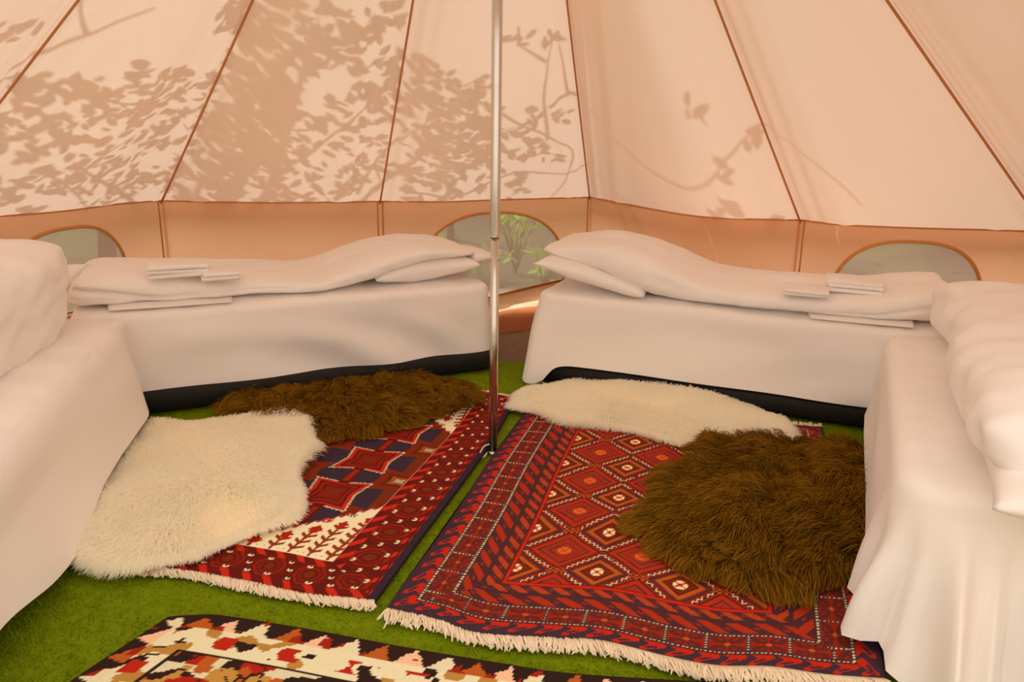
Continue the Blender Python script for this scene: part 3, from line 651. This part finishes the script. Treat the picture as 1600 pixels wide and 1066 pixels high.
sheepskin('shaggy dark brown sheepskin on the right rug against the near right bed', [(1012, 800), (1050, 772), (1055, 748), (1088, 722), (1105, 692), (1125, 682), (1190, 686), (1230, 685), (1290, 690), (1345, 702), (1395, 722), (1415, 800), (1390, 862), (1340, 889), (1300, 895), (1230, 902), (1180, 907), (1140, 902), (1090, 892), (1062, 872), (1050, 845), (1036, 822), (1012, 815)],
    .030, .04, HID_B, FUR_B, 46000, .085, (-.9, -.1), 34, 'brown sheepskins', .0012, .45, .5, .5, 1.2)

# ------------------------------------------------------------------ beds and bedding
class Frame:
    def __init__(s, F, a, L, W, top):
        s.F = np.array(F, float); s.a = np.array(a, float) / np.linalg.norm(a); s.L, s.W, s.top = L, W, top; s.n = None; s.bt = -.02
    def P(s, S_, T, Z): return np.stack([s.F[0] + s.a[0] * S_ + s.n[0] * T, s.F[1] + s.a[1] * S_ + s.n[1] * T, np.broadcast_to(Z, np.shape(S_))], -1)
def frame(F, a, L, W, top, back):
    f = Frame(F, a, L, W, top); n = np.array([-f.a[1], f.a[0]]); f.n = n if n @ np.array(back) > 0 else -n; return f
def box_round(f, s0, s1, t0, t1, z0, z1, r=.03, n=6):
    per = []
    for (cs, ct, a0) in ((s1 - r, t1 - r, 0), (s0 + r, t1 - r, 90), (s0 + r, t0 + r, 180), (s1 - r, t0 + r, 270)):
        for k in range(n + 1): a_ = math.radians(a0 + 90 * k / n); per.append((cs, ct, math.cos(a_), math.sin(a_)))
    per = np.array(per); V = []; e = r * .6
    for off, z in ((-e, z0), (0, z0 + e), (0, z1 - e), (-e * .3, z1 - e * .3), (-e, z1)):
        V.append(f.P(per[:, 0] + per[:, 2] * (r + off), per[:, 1] + per[:, 3] * (r + off), z))
    m = len(per); F = quads(5, m, True) + [list(range(m))[::-1], [4 * m + k for k in range(m)]]; return np.concatenate(V), F
def bed(f, label):
    o = empty('bed', (*f.P(f.L / 2, f.W / 2, 0)[:2], 0), label, 'bed', 'beds around the tent')
    mesh('divan_base', *box_round(f, .0, f.L - .0, f.bt, f.W - .02, .016, .098), M_DIVAN, o)
    mesh('mattress', *box_round(f, .02, f.L - .02, .02, f.W - .02, .098, f.top - .008, .05), M_SHEET, o)
    return o
def sheet(f, label, hem, off, seed, rc=.07, re=.035, crown=.006, topf=None):
    """a sheet over the mattress: hem(s,t) height of its edge, off(s,t,d,D) how far a point d below the rim stands out"""
    per = []
    def straight(p, q, nn, m):
        for k in range(m): t = k / m; per.append((*(np.array(p) * (1 - t) + np.array(q) * t), *nn))
    def arc(c, a0, m=14):
        for k in range(m): a_ = math.radians(a0 + 90 * k / m); per.append((c[0] + rc * math.cos(a_), c[1] + rc * math.sin(a_), math.cos(a_), math.sin(a_)))
    L, W = f.L, f.W
    straight((rc, 0), (L - rc, 0), (0, -1), 150); arc((L - rc, rc), 270); straight((L, rc), (L, W - rc), (1, 0), 70); arc((L - rc, W - rc), 0)
    straight((L - rc, W), (rc, W), (0, 1), 60); arc((rc, W - rc), 90); straight((0, W - rc), (0, rc), (-1, 0), 50); arc((rc, rc), 180)
    p = np.array(per); s, t, ns, nt = p.T; cs, ct = L / 2, W / 2; V = []
    for k in np.r_[.01, np.linspace(.08, 1, 22)]:
        q, r = cs + (s - ns * re - cs) * k, ct + (t - nt * re - ct) * k; z = f.top + crown * (1 - k ** 4) + .0035 * sn(np.c_[q, r], 9, seed) + .002 * sn(np.c_[q * 2, r], 22, seed + 1)
        if topf is not None: z = z + topf(q, r)
        V.append(f.P(q, r, z))
    z0 = f.top + .0035 * sn(np.c_[s - ns * re, t - nt * re], 9, seed) + .002 * sn(np.c_[(s - ns * re) * 2, t - nt * re], 22, seed + 1)
    if topf is not None: z0 = z0 + topf(s - ns * re, t - nt * re)
    for a_ in np.radians((22, 45, 67, 90)): V.append(f.P(s - ns * re * (1 - math.sin(a_)), t - nt * re * (1 - math.sin(a_)), z0 - re * (1 - math.cos(a_))))
    D = z0 - re - hem(s, t); zz = z0 - re
    for k in np.linspace(0, 1, 24)[1:]:
        d = D * k; o = off(s, t, d, D); q, r = s + ns * o, t + nt * o; V.append(f.P(q, r, zz - d))
    V = np.concatenate(V); o = mesh('bed_sheet', V, quads(23 + 4 + 23, len(p), True), M_SHEET, base=(*f.P(cs, ct, 0)[:2], f.top - .3))
    tag(o, label, 'sheet', 'white sheets on the beds'); return o
def loft(f, st, name, m, label=None, cat=None, group=None, parent=None, exp=.62, groove=None, seed=0, nseg=150, nc=110, wr=.008, rnd=.07):
    st = np.array(st, float); s = np.linspace(st[0, 0], st[-1, 0], nseg); A = spline(st[:, 1:], 4000)
    dd = np.r_[0, np.cumsum(np.linalg.norm(np.diff(st[:, 1:], axis=0), axis=1))]
    cols = []
    for k in range(1, st.shape[1]):            # smooth, no overshoot
        y = np.interp(s, st[:, 0], st[:, k]); ker = np.hanning(13); ker /= ker.sum(); yp = np.pad(y, 6, 'edge'); cols.append(np.convolve(yp, ker, 'valid'))
    t0, t1, zb, zt = cols; V = []
    qf = np.linspace(0, 2 * PI, 4000); ef = np.stack([-np.sign(np.cos(qf)) * np.abs(np.cos(qf)) ** exp * 2.2, np.sign(np.sin(qf)) * np.abs(np.sin(qf)) ** exp], 1)
    al_ = np.r_[0, np.cumsum(np.linalg.norm(np.diff(ef, axis=0), axis=1))]; qs = np.interp(np.linspace(0, al_[-1], nc + 1)[:-1], al_, qf)
    for i in range(nseg):
        q = qs; ca, sa = -np.cos(q), np.sin(q)
        e = min(s[i] - s[0], s[-1] - s[i]); k = math.sqrt(max(0, 1 - (1 - min(e / rnd, 1)) ** 2)) if e < rnd else 1.0; k = max(k, .03)
        tc, tw, zc, zw = (t0[i] + t1[i]) / 2, (t1[i] - t0[i]) / 2, (zb[i] + zt[i]) / 2, (zt[i] - zb[i]) / 2
        kk = .55 + .45 * k
        T = tc + tw * (kk if k < 1 else 1) * np.sign(ca) * np.abs(ca) ** exp; Z = (zb[i] + zw * k * .9 if k < 1 else zc) + zw * k * np.sign(sa) * np.abs(sa) ** exp
        Z = Z if k < 1 else Z
        if k < 1: Z = zb[i] + (zc - zb[i]) * (.3 + .7 * k) + zw * k * np.sign(sa) * np.abs(sa) ** exp
        V.append(np.c_[np.full(nc, s[i]), T, Z])
    V = np.array(V); flat = V.reshape(-1, 3); cen = np.repeat(np.stack([s, (t0 + t1) / 2, (zb + zt) / 2], 1), nc, 0); rad = flat - cen; rad[:, 0] = 0; rn = np.linalg.norm(rad, axis=1)[:, None] + 1e-6
    d = wr * sn(flat, 11, seed) + wr * .5 * sn(flat * [1, 1.4, 2.2], 26, seed + 1)
    d = d + wr * .55 * np.abs(sn(flat * [1, .6, .9], 17, seed + 2)) * -1 + wr * .35 * sn(flat * [1.2, .5, 2.0], 48, seed + 3)
    if groove is not None: d = d + groove(flat[:, 0], flat[:, 1], flat[:, 2])
    d = d * (flat[:, 2] > cen[:, 2] - .9 * np.repeat((zt - zb) / 2, nc))
    flat = flat + rad / rn * d[:, None]
    flat[:, 2] = np.maximum(flat[:, 2], np.repeat(zb, nc) - .001)
    P = f.P(flat[:, 0], flat[:, 1], flat[:, 2]); F = quads(nseg, nc, True) + [list(range(nc))[::-1], [(nseg - 1) * nc + k for k in range(nc)]]
    o = mesh(name, P, F, m, parent, base=(*f.P(np.array(s.mean()), np.array((t0 + t1).mean() / 2), 0)[:2], zb.min()))
    return tag(o, label, cat, group)
def pillow(f, label, cs, ct, z, ls, lt, th, rot=0, tilt_s=0, tilt_t=0, seed=0):
    n = 40; u = np.linspace(-1, 1, n); U, Vv = np.meshgrid(u, u); V = []
    for sgn in (1, -1):
        pr = ((1 - U ** 2).clip(0) ** .45) * ((1 - Vv ** 2).clip(0) ** .45)
        x = U * (1 - .09 * (1 - Vv ** 2) * np.abs(U) ** 2) * ls / 2; y = Vv * (1 - .07 * (1 - U ** 2) * np.abs(Vv) ** 2) * lt / 2
        zz = sgn * pr * th / 2 * (1 + .10 * sn(np.c_[U.ravel(), Vv.ravel()], 3.5, seed).reshape(n, n)); zz += .004 * sn(np.c_[U.ravel() * 3, Vv.ravel() * 3], 3, seed + 1).reshape(n, n) * pr
        V.append(np.stack([x, y, zz], -1).reshape(-1, 3))
    V = np.concatenate(V); ca, sa = math.cos(rot), math.sin(rot)
    S_, T = V[:, 0] * ca - V[:, 1] * sa, V[:, 0] * sa + V[:, 1] * ca; Z = V[:, 2] + math.tan(tilt_s) * V[:, 0] + math.tan(tilt_t) * V[:, 1]
    P = f.P(cs + S_, ct + T, z + Z); q = quads(n, n); F = q + [[i + n * n for i in a][::-1] for a in q]
    o = mesh('pillow', P, F, M_DUVET, base=(*f.P(np.array(cs), np.array(ct), 0)[:2], P[:, 2].min()))
    bm = bmesh.new(); bm.from_mesh(o.data); bmesh.ops.remove_doubles(bm, verts=bm.verts, dist=1e-5); bm.to_mesh(o.data); bm.free()
    return tag(o, label, 'pillow', 'white pillows on the beds')
def towel(f, label, cs, ct, z, ls, lt, th, layers, rot=0, seed=0):
    V = []; F = []; n = 0; g = np.random.default_rng(seed); o = None
    base = (*f.P(np.array(cs), np.array(ct), 0)[:2], z)
    root = empty('towel', base, label, 'towel', 'folded towels on the beds')
    for k in range(layers):
        z0, z1 = z + th * k / layers, z + th * (k + 1) / layers; ds, dt = g.uniform(-.006, .006, 2)
        c = lambda x, y: (x, y)
        Vb, Fb = box_round(f, cs - ls / 2 + ds, cs + ls / 2 + ds * .3, ct - lt / 2 + dt, ct + lt / 2, z0, z1 - .0005, min(.02, th / layers * .48), 5)
        Vb[:, 2] += .002 * sn(Vb, 25, seed + k)
        mesh('folded_layer', Vb, Fb, M_TOWEL, root)
    return root

BL = frame((-1.65, 2.618), (.91, .415), 1.71, .74, .415, (0, 1))
BR = frame((.10, 3.17), (.928, -.372), 1.63, .74, .415, (0, 1))
LB = frame((-1.412, 2.66), (.235, -.972), 1.75, .70, .435, (-1, 0))
RB = frame((1.40, 2.66), (-.42, -.908), 1.37, .78, .415, (1, 0))
BL.bt = -.05; LB.bt = RB.bt = .05
for f, lb in ((BL, 'low bed with black base against the back wall, left of the tent pole'), (BR, 'low bed with black base against the back wall, right of the tent pole'),
              (LB, 'bed along the left wall, its base hidden by the sheet, left edge of photo'), (RB, 'bed along the right wall with sheet hanging to the floor, right edge of photo')): bed(f, lb)
def off_bl(s, t, d, D):
    x = d / .33; sw = .019 * np.sin(2 * PI * (x * 1.15 - 1.0 * ((s - .45) / .8) ** 2 * .9) + .8) * np.exp(-((s - 1.05) / .5) ** 2) * sm(x, .05, .5)
    return .05 * d + sw + .006 * sn(np.c_[s * 1.3, d * 2 + t], 8, 41) * sm(d, 0, .1) + .012 * sm(x, .3, 1) * np.exp(-((s - 1.72) / .05) ** 2) * (t < .3)
sheet(BL, 'white sheet draped over the back left bed', lambda s, t: .10 + .0 * s - .012 * sm(s, .9, .2) * 0, off_bl, 51)
def hem_br(s, t):
    c = np.exp(-((s - .045) / .05) ** 2) * (t < .25); return .105 - .085 * np.clip(c, 0, 1) * sm(t, .3, .0)
def off_br(s, t, d, D):
    c = np.exp(-((s - .03) / .10) ** 2) * np.exp(-(t / .12) ** 2); x = d / .33
    return .05 * d + c * (.20 * d + .014 * np.sin((s - t) * 55) * x) + .006 * sn(np.c_[s * 1.2, d * 2 + t], 7, 43) * sm(d, 0, .1) + .009 * np.sin(2 * PI * (x * .9 + (s - .9) * 1.3)) * sm(x, .2, .7) * np.exp(-((s - 1.25) / .35) ** 2)
sheet(BR, 'white sheet draped over the back right bed, its left corner hanging to the turf', hem_br, off_br, 52)
def off_l(s, t, d, D):
    return .16 * d * (1 - .8 * sm(s, 1.2, 1.45)) + .010 * sn(np.c_[s * 1.1, d * 2 + t], 6, 45) * sm(d, 0, .12)
sheet(LB, 'white sheet hanging over the near left bed beside the cream sheepskin', lambda s, t: .085 - .035 * np.exp(-((s - 1.0) / .2) ** 2) + .02 * sm(s, 1.15, 1.4), off_l, 53, rc=.2, re=.08)
def hem_r(s, t):
    c = t + (s - RB.L); return np.where(c < .0, .10 - .045 * sm(c, -.25, -.05), .05 - .04 * sm(c, .03, .12))
def off_r(s, t, d, D):
    x = d / .36; c = t + (s - RB.L); near = sm(s, RB.L - .22, RB.L - .04)
    fan = near * (d * (.12 + .42 * sm(c, -.02, .16)) + ((.046 * np.sin(c * 2 * PI / .150 + 1.9) + .020 * np.sin(c * 2 * PI / .150 * 2 + 3.0)) + .022 * np.sin(c * 2 * PI / .064 + .6) + .008 * np.sin(c * 2 * PI / .033)) * sm(x, .0, .75))
    return .10 * d + fan + .006 * sn(np.c_[s * 1.1, d * 2 + t], 7, 46) * sm(d, 0, .12)
sheet(RB, 'white sheet hanging in gathered folds over the near right bed', hem_r, off_r, 54, rc=.11, re=.05)
# duvets, each folded lengthwise and laid over its pillow
z = .421
def gr_bl(s, t, zz): return -.034 * np.exp(-((zz - .452 - .045 * sm(s, .35, .05)) / .009) ** 2) * (t < .3) * (1 - sm(s, .3, .5)) - .006 * np.exp(-((zz - .46) / .006) ** 2) * (t < .3) * (1 - sm(s, .7, .9))
d1 = loft(BL, [(-0.01, .10, .60, z, .53), (0.08, .07, .62, z, .555), (0.26, .05, .64, z, .545), (0.46, .05, .64, z, .525), (0.71, .05, .64, z, .50), (0.94, .04, .64, z, .475), (1.04, .05, .64, z + .004, .505), (1.16, .05, .64, .445, .55), (1.28, .06, .64, .475, .575), (1.43, .06, .64, .515, .592), (1.58, .08, .62, .525, .575), (1.70, .12, .60, .525, .55)],
    'duvet', M_DUVET, 'white duvet folded lengthwise on the back left bed, raised over its pillow', 'duvet', 'white folded duvets', groove=gr_bl, seed=61)
loft(BL, [(0.13, .03, .5, z - .001, z + .014), (0.36, .015, .5, z - .001, z + .014), (0.59, .01, .5, z - .001, z + .012)], 'folded_edge', M_DUVET, parent=d1, seed=3, nseg=40, nc=24, wr=.001, rnd=.01)
pillow(BL, 'white pillow under the right end of the duvet on the back left bed', 1.43, .36, .478, .50, .62, .13, 0, .08, 0, 4)
loft(BL, [(1.66, .13, .50, .478, .545), (1.74, .14, .46, .49, .535), (1.82, .17, .36, .497, .515)], 'duvet_corner', M_DUVET, parent=d1, seed=9, nseg=40, nc=32, wr=.003, rnd=.03)
def gr_br(s, t, zz): return -.014 * np.exp(-((zz - .45 - .05 * sm(s, 1.3, 1.6)) / .008) ** 2) * (t < .3) * sm(s, 1.1, 1.35)
d2 = loft(BR, [(-.04, .16, .62, .565, .595), (.05, .12, .63, .55, .615), (.16, .09, .64, .53, .632), (.28, .06, .64, .497, .642), (.40, .04, .64, .45, .628), (.5, .03, .64, z, .598), (.6, .03, .64, z, .555), (.7, .03, .64, z, .517), (.82, .03, .64, z, .505), (1.0, .03, .64, z, .505), (1.2, .03, .64, z, .512), (1.36, .04, .64, z, .522), (1.5, .06, .62, z, .56), (1.63, .10, .60, z, .575)],
    'duvet', M_DUVET, 'white duvet folded lengthwise on the back right bed, piled over its pillow', 'duvet', 'white folded duvets', groove=gr_br, seed=62, rnd=.03)
loft(BR, [(1.12, .01, .5, z - .001, z + .012), (1.3, .01, .5, z - .001, z + .014), (1.5, .03, .5, z - .001, z + .014)], 'folded_edge', M_DUVET, parent=d2, seed=3, nseg=40, nc=24, wr=.001, rnd=.01)
pillow(BR, 'white pillow tilted under the left end of the duvet on back right bed', .23, .32, .492, .50, .62, .13, 0, -.20, .0, 5)
def gr_l(s, t, zz): return -.012 * np.exp(-((zz - .60 + .10 * s) / .012) ** 2) * (t < .35) * .4
loft(LB, [(.05, .17, .62, .60, .725), (.14, .15, .64, .57, .735), (.25, .13, .65, .50, .735), (.36, .13, .66, z, .73), (.55, .14, .66, z, .72), (.8, .15, .66, z, .69), (1.1, .18, .66, z, .60), (1.5, .22, .64, z, .56), (1.68, .24, .62, z, .55)],
    'duvet', M_DUVET, 'white duvet heaped along the near left bed, cut off by the photo edge', 'duvet', 'white folded duvets', groove=gr_l, seed=63, wr=.008, exp=.45)
pillow(LB, 'white pillow peeping from under the duvet on the near left bed', .19, .40, .56, .40, .54, .12, 0, -.12, -.12, 6)
def gr_r(s, t, zz): return .010 * np.sin(s * 14 - zz * 40) * np.exp(-((s - .2) / .3) ** 2) * (t < .45)
loft(RB, [(-.06, .14, .66, .47, .60), (.05, .13, .70, .43, .635), (.2, .13, .72, z, .655), (.4, .14, .72, z, .66), (.6, .14, .72, z, .645), (.8, .14, .72, z, .635), (1.05, .14, .72, z, .64), (1.25, .12, .72, .45, .645), (1.43, .13, .70, .475, .62)],
    'duvet', M_DUVET, 'white duvet heaped along the near right bed, cut off by the photo edge', 'duvet', 'white folded duvets', groove=gr_r, seed=64, wr=.009)
pillow(RB, 'white pillow under the near end of the duvet on near right bed', 1.32, .42, .478, .46, .56, .125, 0, .02, 0, 7)
# towels
def pos(f, x, y, z): q = at(x, y, z)[:2] - f.F; return float(q @ f.a), float(q @ f.n)
s, t = pos(BL, 280, 425, .55); towel(BL, 'thick white folded towel on the back left duvet, the left one of two', s, t + .03, .536, .22, .16, .045, 3, seed=1)
s, t = pos(BL, 345, 432, .53); towel(BL, 'thin white folded towel on the back left duvet, the right one of two', s, t + .03, .522, .14, .14, .03, 2, seed=2)
s, t = pos(BR, 1335, 450, .53); towel(BR, 'thick white folded towel on the back right duvet, the right one of two', s, t + .03, .518, .20, .16, .045, 3, seed=3)
s, t = pos(BR, 1258, 455, .52); towel(BR, 'thin white folded towel on the back right duvet, the left one of two', s, t + .03, .506, .17, .15, .026, 2, seed=4)
